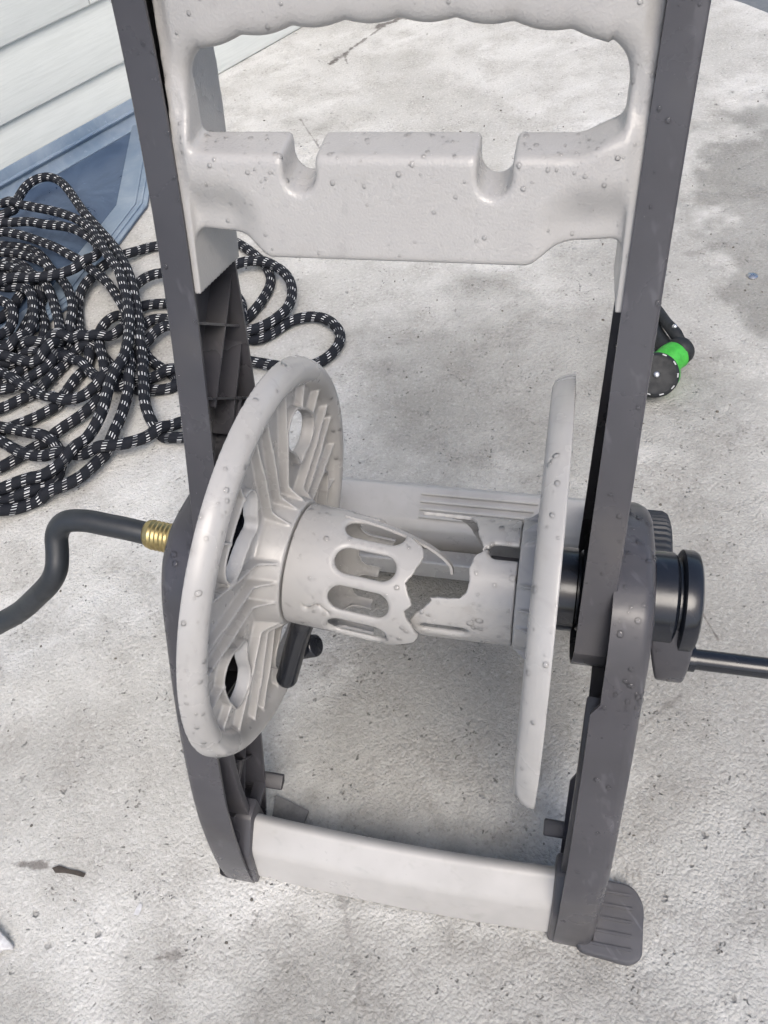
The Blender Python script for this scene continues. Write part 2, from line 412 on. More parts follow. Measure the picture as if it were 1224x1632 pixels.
# ------------------------------------------------------------------ setting: slab, ground beyond
WA = np.array([-1.438, 1.33]); WD = np.array([.5063, .8623]); WN = np.array([WD[1], -WD[0]])   # wall foot, direction, normal
def wallpt(s, off, z): p = WA+WD*s+WN*off; return (p[0], p[1], z)
edge0 = np.array([.565, 2.49]); ed = np.array([.69, -.724])
def slab():
    far = [edge0+ed*t for t in np.linspace(-2.2, 5.2, 120)]
    pts = [(-3.2, -3.0), (4.8, -3.0)]
    pts = [(-4.5, -3.5), (5.5, -3.5)]
    line = [tuple(p+np.array([.724, .69])*(.006*random.uniform(-1, 1))) for p in far][::-1]
    poly = pts+line+[(-4.5, 4.2)]
    bm = prism(poly, 2, -.13, 0.0)
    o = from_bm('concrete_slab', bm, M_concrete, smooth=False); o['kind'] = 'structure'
slab()
g = obj('asphalt_ground', [(-120, -120, -.12), (120, -120, -.12), (120, 120, -.12), (-120, 120, -.12)], [(0, 1, 2, 3)], M_asphalt); g['kind'] = 'structure'

# ------------------------------------------------------------------ siding wall
wall = empty('house_wall', wallpt(0, 0, 0)); tag(wall, 'cream clapboard house wall with overlapping horizontal siding boards at upper left', 'wall')
def wall_mesh(name, quads_sz, mat, parent, bevel=.0):
    """closed strip: cross section list of (off, z) swept from s0 to s1"""
    sec, s0, s1 = quads_sz
    bm = bmesh.new(); A = [bm.verts.new(Vector(wallpt(s0, o_, z))-parent.location) for o_, z in sec]; B = [bm.verts.new(Vector(wallpt(s1, o_, z))-parent.location) for o_, z in sec]
    n = len(sec); bm.faces.new(A); bm.faces.new(B[::-1])
    for i in range(n): bm.faces.new((A[i], A[(i+1) % n], B[(i+1) % n], B[i]))
    bmesh.ops.recalc_face_normals(bm, faces=bm.faces)
    if bevel: bm_bevel(bm, bevel, 2)
    return from_bm(name, bm, mat, parent, True, 30)
wall_mesh('backing', ([(-.06, -.10), (-.014, -.10), (-.014, 2.6), (-.06, 2.6)], -2.6, 3.2), M_siding, wall)
for i in range(15):
    z0 = .163*i + (.002 if i == 0 else 0); z1 = .163*(i+1)+.012
    breaks = [-2.6, 3.2]
    if i == 2: breaks = [-2.6, .472, 3.2]
    elif i % 3 == 1: breaks = [-2.6, -1.3, 1.7, 3.2]
    elif i % 3 == 0 and i: breaks = [-2.6, -.4, 2.4, 3.2]
    for a, b in zip(breaks[:-1], breaks[1:]):
        wall_mesh('siding_board', ([(-.013, z0), (.0, z0-.001), (.0035, z0+.003), (.003, z0+.02), (-.009, z1), (-.0125, z1)], a+.0012, b-.0012), M_siding, wall, .0008)

# ------------------------------------------------------------------ blue flashing and sheet on the slab
fl = empty('metal_flashing', wallpt(0, 0, 0)); tag(fl, 'pale blue metal flashing strip along the foot of the cream siding', 'flashing')
wall_mesh('upright_strip', ([(.005, .006), (.010, .006), (.012, .030), (.020, .036), (.020, .040), (.011, .041), (.009, .068), (.005, .068)], -2.2, .62), M_rim, fl, .0006)
wall_mesh('foot_strip', ([(.0105, .004), (.055, .004), (.055, .010), (.034, .013), (.0125, .026)], -2.2, .60), M_rim, fl, .0006)
bs = empty('blue_panel', (-1.2, 1.2, 0)); tag(bs, 'dull blue metal panel with pale ribbed rim lying under the coiled hose', 'panel')
def bpt(x, y, z): return (x+1.2, y-1.2, z)
P0, P1, P2, P3 = (-1.085, 1.80), (-.965, 1.32), (-1.02, .80), (-1.9, .42)
W2 = wallpt(-1.0, .058, 0)[:2]; W1 = wallpt(.545, .058, 0)[:2]
outer = [W1, (-.972, 1.30), (-1.00, .90), (-1.16, .55), W2]
inner = [wallpt(.43, .058, 0)[:2], (-1.055, 1.335), (-1.10, .95), (-1.25, .62), wallpt(-1.0, .058, 0)[:2]]
bm = prism([bpt(*p, 0)[:2] for p in [outer[0], outer[1], outer[2], outer[3], outer[4]]], 2, .004, .009, .001); from_bm('sheet', bm, M_blue, bs)
def strip(name, a, b, w0, w1, z0, z1, mat, par, off):
    a, b = np.array(a), np.array(b); d = (b-a)/np.linalg.norm(b-a); nn = np.array([d[1], -d[0]])
    q = [a+nn*w0, b+nn*w0, b+nn*w1, a+nn*w1]
    return from_bm(name, prism([off(*p, 0)[:2] for p in q], 2, z0, z1, min(.0012, (z1-z0)*.3)), mat, par)
def offset_line(P, d):
    P = [np.array(p) for p in P]; out = []
    for k, p in enumerate(P):
        t = [(P[m_+1]-P[m_])/np.linalg.norm(P[m_+1]-P[m_]) for m_ in (k-1, k) if 0 <= m_ < len(P)-1]
        nn = sum(np.array([q[1], -q[0]]) for q in t); nn /= np.linalg.norm(nn)
        out.append(p+nn*d/(nn@np.array([t[0][1], -t[0][0]])))
    return out
for nm, d0, d1, z0, z1 in [('rim', 0, .085, .0088, .0125), ('rim_ridge', .012, .018, .0127, .0165), ('rim_ridge', .030, .035, .0127, .0155)]:
    q = offset_line(outer[:4], d0)+offset_line(outer[:4], d1)[::-1]
    from_bm(nm, prism([bpt(*p, 0)[:2] for p in q], 2, z0, z1, .0008), M_rim, bs)

# ------------------------------------------------------------------ the cart
cart = empty('hose_reel_cart', (0, 0, 0))
tag(cart, 'two tone grey plastic hose reel cart with broken drum standing on the concrete', 'hose reel cart')
zz = np.array([.40, .54, .62, .70, .77, .84, .92, 1.0]); yy = np.array([-.095, -.016, .028, .066, .098, .124, .148, .165])
YF = np.polynomial.Polynomial.fit(zz, yy, 3)
HUB = (0.0, .42)

def shell(name, outline, x_out, x_in, t, mat, bevel=.0, taper=None, parent=cart, outer_round=0):
    """dished plastic moulding: web at x_out, a wall round its outline running in to x_in; outline in (y, z), counter-clockwise"""
    P = np.array(outline); n = len(P)
    d = np.roll(P, -1, 0)-np.roll(P, 1, 0); d /= np.linalg.norm(d, axis=1)[:, None]+1e-9
    nrm = np.stack([-d[:, 1], d[:, 0]], 1)            # inward for counter-clockwise
    s = 1 if x_out > 0 else -1
    In = P+nrm*t
    V = []; F = []
    xi = np.full(n, x_in) if taper is None else np.array([taper(p) for p in P])
    loops = []
    def loop(Q, x):
        base = len(V); V.extend([(xx, q[0], q[1]) for xx, q in zip(np.broadcast_to(x, (n,)), Q)]); loops.append(base); return base
    R = outer_round
    rings = []
    if R:
        for k in range(5):
            a = math.pi/2*k/4
            rings.append(loop(P+nrm*(R*(1-math.sin(a))), x_out - s*R*(1-math.cos(a))))
        rings = rings[::1]
        rings_sorted = [rings[0]]+rings[1:]
        # first ring is on the flat web (inset R), last ring is on the wall
    else:
        rings_sorted = [loop(P, x_out)]
    rim_o = loop(P, xi); rim_i = loop(In, xi); web_i = loop(In, x_out-s*t)
    seq = rings_sorted+[rim_o, rim_i, web_i]
    for a, b in zip(seq[:-1], seq[1:]):
        for i in range(n):
            j = (i+1) % n; F.append((a+i, a+j, b+j, b+i))
    F.append(tuple(seq[0]+i for i in range(n))); F.append(tuple(seq[-1]+i for i in range(n)))
    bm = bmesh.new(); vs_ = [bm.verts.new(v) for v in V]
    for f in F:
        try: bm.faces.new([vs_[i] for i in f])
        except ValueError: pass
    bmesh.ops.recalc_face_normals(bm, faces=bm.faces)
    return from_bm(name, bm, mat, parent, True, 32)
def rib(y0, z0, y1, z1, xa, xb, t, parent, mat=M_dark, name='rib'):
    d = np.array([y1-y0, z1-z0]); d /= np.linalg.norm(d); nn = np.array([-d[1], d[0]])*t/2
    q = [(y0+nn[0], z0+nn[1]), (y0-nn[0], z0-nn[1]), (y1-nn[0], z1-nn[1]), (y1+nn[0], z1+nn[1])]
    return from_bm(name, prism(q, 0, xa, xb), mat, parent, False)

# upright side bars: front line YF, rounded lower end round the hub
front = [(YF(z), z) for z in np.linspace(1.02, .43, 40)]
dep = lambda z: np.interp(z, [.40, .55, .70, .85, 1.02], [.165, .135, .106, .085, .07])
rear = [(YF(z)+dep(z), z) for z in np.linspace(.43, 1.02, 40)]
f0 = np.array(front[-1]); r0 = np.array(rear[0])
arc = []
for k in range(1, 14):
    a = math.pi*k/14
    arc.append(tuple((f0+r0)/2 + (f0-r0)/2*math.cos(a) + np.array([-.005, -.078])*math.sin(a)))
up_outline = (front+arc+rear)          # front down, round the bottom, rear up: counter-clockwise seen from +x (y right, z up)
uprights = {}
for s in (1, -1):
    u = shell('side_bar', up_outline, .21*s, None, .0032, M_dark, taper=lambda p, s=s: s*np.interp(p[1], [.36, .6, 1.0], [.1765, .180, .1835]), outer_round=.003)
    uprights[s] = u
    for a, b, c, d in [(.070, .688, .166, .603), (.163, .672, .050, .600), (.150, .610, .060, .550), (.034, .628, .128, .535), (.105, .560, -.006, .50), (.0, .548, .10, .465), (.07, .50, -.045, .44)]:
        rib(a, b, c, d, .2068*s, .186*s, .0024, u)

# lower side frames
lo_pts = [(.090, .455), (.062, .476), (.022, .490), (-.02, .496), (-.048, .490), (-.068, .479), (-.094, .450), (-.124, .398), (-.152, .347), (-.188, .272), (-.226, .176), (-.248, .090), (-.258, .030), (-.260, .001)]
lo1 = [tuple(p) for p in catmull(lo_pts, 5)]
lo2 = [(-.222, .0), (-.196, .012), (-.160, .055), (-.128, .110), (-.098, .170), (-.068, .235), (-.030, .285), (.02, .295), (.07, .268), (.15, .185), (.22, .095), (.262, .045)]
lo2 = [tuple(p) for p in catmull(lo2, 4)]
lo3 = [tuple(p) for p in catmull([(.30, .045), (.338, .065), (.345, .11), (.32, .16), (.24, .25), (.17, .345), (.125, .415)], 4)]
lo_outline = lo1+lo2+lo3
frames_ = {}
def lo_in(p, s):
    z = p[1]; base = .198 if p[0] < -.10 else .206
    if z > .40: base = .206
    return s*base
for s in (1, -1):
    f_ = shell('side_frame', lo_outline, .245*s, None, .0036, M_dark, taper=lambda p, s=s: lo_in(p, s), outer_round=.012)
    frames_[s] = f_
    for a, b, c, d in [(-.19, .252, -.105, .17), (-.10, .19, -.215, .06), (-.155, .33, -.10, .24), (-.12, .39, -.05, .27), (-.21, .12, -.15, .06), (-.07, .25, -.16, .30), (-.175, .20, -.125, .115)]:
        rib(a, b, c, d, .2415*s, .212*s, .0026, f_)
    # long inner fin beside the leg and the small locating tabs
    fin = catmull([(-.092, .37), (-.150, .30), (-.186, .20), (-.205, .10)], 5)
    fin2 = catmull([(-.195, .10), (-.178, .19), (-.142, .285), (-.092, .37)], 5)
    from_bm('inner_fin', prism([tuple(p) for p in fin[:-1]]+[tuple(p) for p in fin2[:-1]], 0, .2412*s, .196*s, .0012), M_dark, f_)
    from_bm('tab', prism([(-.154, .076), (-.136, .084), (-.132, .078), (-.138, .069), (-.152, .069)], 0, .240*s, .174*s, .0022), M_darkweb, f_)
    from_bm('tab', prism([(-.178, .155), (-.150, .165), (-.148, .155), (-.175, .146)], 0, .240*s, .208*s, .0015), M_darkweb, f_)
    # socket plate that takes the front bar
    sock = [(-.180, .116), (-.206, .115), (-.2435, .079), (-.2605, .005), (-.215, .003), (-.186, .03)]
    from_bm('bar_socket', prism(sock, 0, .240*s, .1905*s, .004), M_dark, f_)
pl = from_bm('foot_plate', prism([(-.199, -.143), (-.146, -.157), (-.150, -.186), (-.195, -.181)], 2, .006, .012, .001), M_greyplate, frames_[-1])
from_bm('brace_plate', prism([(-.212, -.125), (-.196, -.150), (-.196, -.205), (-.215, -.205)], 2, .075, .080, .001), M_dark, frames_[-1])

# front cross bar
def crossbar(name, sec, x0, x1, bow, mat, n=28, r=.006):
    bm = bmesh.new(); rings = []
    S = np.array(sec)
    for i in range(n+1):
        t = i/n; x = x0+(x1-x0)*t; k = 4*t*(1-t)
        rings.append([bm.verts.new((x, y+bow[0]*k, z+bow[1]*k)) for y, z in S])
    m_ = len(S)
    for a, b in zip(rings[:-1], rings[1:]):
        for j in range(m_): bm.faces.new((a[j], a[(j+1) % m_], b[(j+1) % m_], b[j]))
    bm.faces.new(rings[0]); bm.faces.new(rings[-1][::-1])
    bmesh.ops.recalc_face_normals(bm, faces=bm.faces)
    return from_bm(name, bm, mat, cart, True, 40)
def round_poly(pts, r, n=5):
    P = [np.array(p, float) for p in pts]; out = []; N = len(P)
    for i in range(N):
        a, b, c = P[i-1], P[i], P[(i+1) % N]
        u = (a-b)/np.linalg.norm(a-b); v = (c-b)/np.linalg.norm(c-b)
        rr = min(r, .45*np.linalg.norm(a-b), .45*np.linalg.norm(c-b))
        for k in range(n+1):
            t = k/n; out.append(tuple((1-t)**2*(b+u*rr)+2*t*(1-t)*b+t*t*(b+v*rr)))
    return out
fbsec = round_poly([(-.190, .092), (-.203, .104), (-.236, .076), (-.253, .012), (-.243, .006), (-.196, .03)], .009, 5)
fb = crossbar('front_bar', fbsec, -.1915, .1915, (-.004, -.006), M_bar)
# rear step bar
rbsec = round_poly([(.372, .03), (.372, .100), (.352, .118), (.296, .098), (.286, .088), (.284, .034), (.300, .03), (.302, .084), (.356, .098), (.358, .03)], .006, 3)
rb = crossbar('rear_bar', rbsec, -.2045, .2045, (0, 0), M_bar, 6)
for k in range(4):
    yk = .302+.0125*k; zk = .1005+(yk-.296)*.357
    from_bm('grip_ridge', prism(round_poly([(yk-.003, zk-.001), (yk-.002, zk+.0022), (yk+.002, zk+.0036), (yk+.003, zk+.001)], .0012, 2), 0, -.062, .108+.006*k, 0), M_bar, rb)
for xk in (-.15, -.075, 0, .085, .16):
    from_bm('under_rib', prism([(.30, .034), (.357, .034), (.357, .093), (.302, .080)], 0, xk-.0015, xk+.0015), M_bar, rb)
# lower tie bar seen through the broken drum
tb = crossbar('tie_bar', round_poly([(.225, .045), (.275, .045), (.275, .052), (.231, .052), (.231, .085), (.225, .085)], .002, 2), -.2, .2, (0, 0), M_taupe, 4)

# handle piece --------------------------------------------------------
def build_handle():
    h = .0021
    xs = np.arange(-.189, .1895, h); zs = np.arange(.675, 1.03, h); ws = np.arange(-.118, .034, h)
    X, Z, W = np.meshgrid(xs, zs, ws, indexing='ij', sparse=True)
    ax = np.abs(X)
    X2, Z2 = np.meshgrid(xs, zs, indexing='ij'); A2 = np.abs(X2)
    # outline of the hand opening with finger scallops
    ztop = .898-.015*(A2/.155)**2.2-.0032*np.abs(np.sin(np.pi*(X2-.004)/.040))*(A2 < .15)+.002
    zbot = .8225+.011*sstep(X2, .132, .168)
    o2 = smax(smax(zbot-Z2, A2-.1665, .008), Z2-ztop, .028)
    # slots for hanging nozzles
    sl = np.minimum(rbox2(X2+.0755, Z2-.842, .0132, .0455, .0132), rbox2(X2-.0765, Z2-.842, .0132, .0465, .0132))
    # front surface height
    qa = A2-.128; qz = .788-Z2                       # recessed lower corners with a rounded inner corner
    rec = np.where((qa < .016) & (qz < .016), .016-np.hypot(np.minimum(qa-.016, 0), np.minimum(qz-.016, 0)), np.minimum(qa, qz))
    side = sstep(rec, -.022, .016)
    wf = .006-.014*side-.010*sstep(Z2, .828, .85)-.004*sstep(A2, .14, .18)
    wf = wf-.010*sstep(A2, .168, .182)*(1-side)
    # bottom edge
    zb = .7490+.0115*sstep(A2, .102, .130)
    panel2 = np.maximum(zb-Z2, A2-.1795)
    back = -.036-.006*sstep(Z2, .86, .9)
    P = smax(W-wf[:, :, None], back[:, :, None]-W, .006)
    P = smax(P, panel2[:, :, None], .006)
    P = smax(P, Z-.985-.0*W, .03)
    # round the grip in section
    grip = sstep(Z2, .895, .92)
    ko = .0065+.011*sstep(Z2, .845, .875)
    P = smax(P, -o2[:, :, None]-.0, ko[:, :, None])
    P = smax(P, -sl[:, :, None], .0045)
    # side wings lining the bars
    wing = np.maximum(np.maximum(np.abs(ax-.1795)-.0034, np.abs(W+.056)-(.052-.012*sstep(Z, .8, .95))), np.maximum(.7155+.26*W-Z, Z-.99))
    D = smin(P, wing, .010)
    V, Q = snet(D, (xs[0], zs[0], ws[0]), h)
    y = YF(V[:, 1])-V[:, 2]
    Vw = np.stack([V[:, 0], y, V[:, 1]], 1)
    return mesh_np('handle', Vw, Q)
handle = link('handle', build_handle(), M_handle, cart)

# reel flanges ---------------------------------------------------------
HOLES = [42+72*k for k in range(5)]
SECT = [((.199, 6), (.164, 5)), ((.199, -12), (.160, -10)), ((.199, -26), (.070, -24)), ((.199, 23), (.068, 11)), ((.199, 38), (.068, 28))]
RIBS = [((r1, t1+h_), (r2, t2+h_)) for h_ in HOLES for (r1, t1), (r2, t2) in SECT]
def pol(r, a): return (r*math.cos(math.radians(a)), r*math.sin(math.radians(a)))
def build_flange():
    h = .00145; ha = .0015
    g_ = np.arange(-.2264, .2265, h); a_ = np.arange(-.0180, .030, ha)
    Y2, Z2 = np.meshgrid(g_, g_, indexing='ij'); R2 = np.hypot(Y2, Z2)
    A = a_[None, None, :]; R = R2[:, :, None]
    rc, ra, ax_ = .2025, .0155, .0215; a0 = -.0110
    q = np.sqrt(((R-rc)/ra)**2+((A-a0)/ax_)**2); rim = (q-1)*ra
    hol = np.sqrt(((R-rc)/(ra-.0032))**2+((A-a0)/(ax_-.0032))**2); hol = (hol-1)*(ra-.003)
    rim = np.maximum(np.maximum(rim, a0-A), -hol)
    D = np.maximum(np.abs(A+.0085)-.0018, np.maximum(R-.196, .03-R))
    hole2 = np.full_like(R2, 9.0)
    for an in HOLES:
        tr_ = lambda t_, r_: pol(.137+r_, an+math.degrees(t_/.137))
        body = seg2(Y2, Z2, tr_(.024, .006), tr_(-.020, .004), .0215, .0195); tip = seg2(Y2, Z2, tr_(.0, .0), tr_(-.015, -.026), .0150, .0045)
        hole2 = np.minimum(hole2, smin(body, tip, .022))
    lip2 = np.abs(hole2-.0013)-.0013
    rib2 = np.full_like(R2, 9.0)
    for (r1, t1), (r2, t2) in RIBS: rib2 = np.minimum(rib2, seg2(Y2, Z2, pol(r1, t1), pol(r2, t2), .0013))
    rib2 = np.maximum(rib2, -hole2-.0006)
    top = .0050+.019*(1-sstep(R2, .066, .086))-.002*sstep(R2, .13, .19)
    ribs = np.maximum(rib2[:, :, None], np.maximum(A-top[:, :, None], -.009-A))
    lips = np.maximum(lip2[:, :, None], np.maximum(A-.0040, -.0115-A))
    boss = np.maximum(np.maximum(R-(.0725-.16*np.clip(A, 0, .03)), np.abs(A-.0075)-.0180), .050-R)
    D = smin(D, boss, .006); D = smin(D, rim, .004); D = np.maximum(D, -hole2[:, :, None])
    D = smin(D, ribs, .0022); D = smin(D, lips, .002)
    V, Q = snet(D, (g_[0], g_[0], a_[0]), (h, h, ha))
    Vw = np.stack([V[:, 2], V[:, 0], V[:, 1]], 1)
    return mesh_np('flange', Vw, Q)
fm = build_flange()
TN = np.array([1, -.0712, -.0811]); TN /= np.linalg.norm(TN)            # the left half hangs askew since the drum broke
TE2 = np.cross([0, 0, 1.0], TN); TE2 /= np.linalg.norm(TE2); TE3 = np.cross(TN, TE2)
TILT = Matrix([[TN[i], TE2[i], TE3[i]] for i in range(3)]).to_euler(); TC = tuple(np.array([-.1471, -.0062, .4299])+TN*.005)
flanges = []
for s in (-1, 1):
    o = link('flange', fm, M_taupe, cart); flanges.append(o)
    if s < 0: o.location = TC; o.rotation_euler = TILT
    else: o.location = (.143, HUB[0], HUB[1]); o.rotation_euler = (math.radians(38), 0, math.pi)

# drum, broken in two ---------------------------------------------------
RD = .0652
def build_drum(side):
    hx, hs, hr = .0011, .0012, .0009
    if side == 'left': xs = np.arange(.020, .184, hx)
    else: xs = np.arange(.004, .1215, hx)
    nth = int(2*np.pi*RD/hs); th = np.arange(-2, nth+3)*(360.0/nth); rs = np.arange(-.0068, .0045, hr)
    T2, X2 = np.meshgrid(th, xs, indexing='ij')
    tt = np.mod(T2, 360); tr = np.radians(tt)
    jag = .0005*np.sin(tr*17)+.0008*np.abs(np.mod(tr*9.5, 2)-1)+.0005*np.abs(np.mod(tr*23.7, 2)-1)-.0006
    ang = lambda c: (np.mod(T2-c+180, 360)-180)*np.pi/180*RD
    if side == 'left':
        xb = np.interp(tt, [0, 40, 60, 70, 80, 90, 100, 112, 118, 125, 137, 143, 150, 166, 176, 190, 200, 225, 260, 300, 330, 360],
                       [.12, .085, .090, .140, .158, .162, .160, .154, .151, .155, .161, .155, .158, .172, .168, .15, .14, .12, .105, .10, .11, .12])
        d = np.maximum(X2-(xb+jag), .0275-X2)
        hole = np.full_like(X2, 9.0)
        for k in range(10): hole = np.minimum(hole, rbox2(ang(73+36*k), X2-.107, .0140, .0315, .0138))
        cr = np.maximum(np.abs(ang(160+3*np.sin(X2*260)))-.0006, np.maximum(X2-.078, .052-X2))
        hole = np.minimum(hole, cr)
    else:
        xb = np.interp(tt, [0, 20, 35, 42, 47, 58, 75, 92, 97, 103, 113, 125, 136, 141, 143, 146, 160, 171, 180, 186, 200, 230, 280, 320, 360],
                       [.060, .050, .012, .011, .062, .070, .074, .081, .080, .074, .070, .072, .0685, .064, .034, .036, .022, .0135, .0145, .018, .022, .070, .09, .08, .060])
        d = np.maximum(xb+jag*.8-X2, X2-.1165)
        hole = np.minimum(rbox2(ang(95), X2-.121, .0085, .034, .0085), rbox2(ang(180), X2-.048, .0062, .0245, .0062))
        cr = np.maximum(np.abs(ang(95+2*np.sin(X2*500)))-.0005, np.maximum(X2-.09, .06-X2))
        hole = np.minimum(hole, cr)
    d2 = np.maximum(d, -hole)
    rr = rs[None, None, :]
    dip = np.clip(.0052-hole, 0, .0052)/.0052; dip = .0022*dip**2      # slot edges dip inwards like the moulding does
    D = smax(np.abs(rr+.0015+dip[:, :, None])-.0019, d2[:, :, None], .0010)
    V, Q = snet(D, (th[0], xs[0], rs[0]), (360.0/nth, hx, hr))
    keep = (V[Q[:, 0], 0] < 360+360/nth*.5) & (V[Q[:, 0], 0] > -360/nth*1.5)
    Q = Q[keep]
    t = np.radians(V[:, 0]); rad = RD+V[:, 2]
    o = (0, 0) if side == 'left' else HUB
    return mesh_np('drum_half', np.stack([V[:, 1], o[0]+rad*np.cos(t), o[1]+rad*np.sin(t)], 1), Q)
dl = link('drum_half', build_drum('left'), M_taupe, cart); dl['label'] = 'slotted drum half snapped off along a jagged edge'
dl.location = TC; dl.rotation_euler = TILT
dr = link('drum_half', build_drum('right'), M_taupe, cart); dr['label'] = 'broken drum stub with torn tongue'
def ribbon(name, path, width_dir, wid, thick, mat, parent):
    P = resample(catmull(path, 8), .004); wd = Vector(width_dir).normalized(); bm = bmesh.new(); R = []
    T, N, B = frames(P)
    for i, p in enumerate(P):
        t = i/(len(P)-1); w_ = wid*(1-.35*t)/2; T_ = Vector(T[i]); nn = T_.cross(wd).normalized()*thick/2
        p = Vector(p); R.append([bm.verts.new(p+wd*w_+nn), bm.verts.new(p+wd*w_-nn), bm.verts.new(p-wd*w_-nn), bm.verts.new(p-wd*w_+nn)])
    for a, b in zip(R[:-1], R[1:]):
        for j in range(4): bm.faces.new((a[j], a[(j+1) % 4], b[(j+1) % 4], b[j]))
    bm.faces.new(R[0][::-1]); bm.faces.new(R[-1])
    return from_bm(name, bm, mat, parent, True, 40)
ribbon('torn_strip', [(.070, .036, .0545), (.105, .034, .0530), (.140, .030, .0480), (.168, .025, .0400), (.186, .018, .0310), (.190, .012, .0240)], (0, .75, -.55), .011, .0028, M_taupe, dl)
# collars and spacers
from_bm('spindle', lathe_x([(.088, .0), (.088, .0115), (.090, .013), (.128, .013), (.128, 0)], 24, (-.012, .462)), M_darkweb, dr)
for s in (1, -1):
    from_bm('hub_spacer', lathe_x([(.140*s, 0), (.140*s, .040), (.143*s, .043), (.1745*s, .043), (.176*s, .040), (.178*s, .040), (.180*s, .042), (.196*s, .042), (.198*s, .040), (.2055*s, .039), (.2055*s, 0)], 48, HUB), M_black, cart)
# hose outlet elbow under the drum
ov, of = tube(resample(catmull([(-.098, -.035, .415), (-.106, -.058, .394), (-.118, -.070, .360), (-.137, -.088, .300)], 8), .004), .0125, 20)
el = obj('outlet_elbow', ov, of, M_black, cart, True, 40)
bm = bmesh.new(); bmesh.ops.create_uvsphere(bm, u_segments=20, v_segments=12, radius=.0127, matrix=Matrix.Translation((-.137, -.088, .300))); from_bm('rounded_end', bm, M_black, el)
bm = bmesh.new(); bmesh.ops.create_cone(bm, cap_ends=True, segments=24, radius1=.014, radius2=.013, depth=.030, matrix=Matrix.Translation((-.118, -.055, .318)) @ Matrix.Rotation(math.radians(62), 4, 'Y')); bm_bevel(bm, .003, 3); from_bm('outlet_knob', bm, M_black, el)

# wheels -------------------------------------------------------------------
def build_wheel(s):
    wh = empty('wheel', (.2935*s, .235, .1)); wh.parent = cart
    n = 60; bm = bmesh.new(); rings = []
    for x, r in [(-.022, .088), (-.022, .095), (-.017, .0995), (.013, .0995), (.019, .0965), (.022, .090), (.022, .086)]:
        rings.append([bm.verts.new((x, (r-(.0026 if (j % 4 < 2 and r > .09) else 0))*math.cos(2*math.pi*j/(n*4)), (r-(.0026 if (j % 4 < 2 and r > .09) else 0))*math.sin(2*math.pi*j/(n*4)))) for j in range(n*4)])
    for a, b in zip(rings, rings[1:]+rings[:1]):
        for j in range(n*4): bm.faces.new((a[j], a[(j+1) % (n*4)], b[(j+1) % (n*4)], b[j]))
    from_bm('tyre', bm, M_wheel, wh, True, 20)
    from_bm('rim', lathe_x([(-.014, 0), (-.014, .088), (-.010, .0885), (.010, .0885), (.014, .088), (.012, .07), (.004, .05), (.012, .03), (.016, .026), (.017, 0)], 48), M_darkweb, wh)
for s in (1, -1): build_wheel(s)
for s in (1, -1):
    ov, of = tube([(.2385*s, .235, .1), (.312*s, .235, .1)], .006, 12); obj('axle', ov, of, M_steel, cart, True, 40)

# crank on the right ------------------------------------------------------
cr = empty('crank', (0, 0, 0)); cr.parent = cart
from_bm('crank_hub', lathe_x([(.246, 0), (.246, .046), (.248, .0485), (.268, .0485), (.270, .047), (.272, .043), (.274, .043), (.2745, .049), (.2765, .0525), (.287, .0525), (.2905, .0505), (.2925, .046), (.2915, .041), (.281, .037), (.280, 0)], 56, HUB), M_black, cr)
ca = round_poly([(-.034, .445), (.0, .458), (.030, .445), (.044, .42), (.030, .372), (-.012, .345), (-.046, .343), (-.062, .360), (-.060, .40)], .022, 6)
bm = prism(ca, 0, .2500, .2905, .0035, 3)
for v in bm.verts:
    if v.co.x < .27: v.co.x += .014*min(1, max(0, (.415-v.co.z)/.06))
arm = from_bm('crank_arm', bm, M_dark, cr)
ov, of = tube([(.288, -.037, .372), (.300, -.037, .372)], .0135, 20); g1 = obj('crank_collar', ov, of, M_black, cr, True, 40)
ov, of = tube([(.298, -.037, .372), (.44, -.037, .372)], .0108, 20); obj('crank_handle', ov, of, M_black, cr, True, 40)

# foot pad on the crank side -----------------------------------------------
pad = from_bm('foot_pad', prism(round_poly([(.225, -.178), (.292, -.180), (.306, -.20), (.304, -.262), (.290, -.271), (.225, -.266)], .014, 5), 2, .0, .020, .004, 3), M_pad, cart)
for k in range(5):
    yk = -.192-.0155*k
    from_bm('tread_line', prism(round_poly([(.240, yk), (.292, yk), (.292, yk-.003), (.240, yk-.003)], .0014, 2), 2, .0198, .0216, 0), M_pad, pad)

# ------------------------------------------------------------------ leader hose
lh = empty('leader_hose', (-.30, 0, .43)); tag(lh, 'short black rubber hose with brass coupling bending down at the left of the cart', 'hose')
def off(V, o): return np.asarray(V)-np.array(o.location)
path = [(-.296, .0, .4365), (-.312, .0, .4405), (-.326, .0, .4435), (-.345, .0, .4465), (-.372, .0, .450), (-.396, -.003, .447), (-.4085, -.012, .434), (-.408, -.028, .418), (-.409, -.042, .405), (-.421, -.052, .388), (-.446, -.061, .365), (-.478, -.070, .338), (-.515, -.080, .316), (-.58, -.09, .27), (-.68, -.10, .17), (-.80, -.10, .06), (-.95, -.08, .016), (-1.3, -.05, .015), (-1.8, -.2, .015)]
Pp = resample(catmull(path, 10), .004)
rr = np.full(len(Pp), .0130)
V, F = tube(Pp, rr, 24); obj('tube', off(V, lh), F, M_rubber, lh, True, 50)
cp = bmesh.new(); prof = [(-.248, .0), (-.248, .0150), (-.262, .0165), (-.268, .0215), (-.272, .0225), (-.276, .0215), (-.278, .0180), (-.283, .0175), (-.285, .0172)]
for k in range(6): prof += [(-.287-.0048*k, .0162), (-.2895-.0048*k, .0172)]
prof += [(-.319, .0158), (-.321, .0140), (-.321, 0)]
bm = lathe_x(prof, 40, (0, 0))
for v in bm.verts: v.co.x += .022; v.co.z += .4285+.18*(-.25-v.co.x); v.co -= lh.location
from_bm('brass_coupling', bm, M_brass, lh, True, 25)

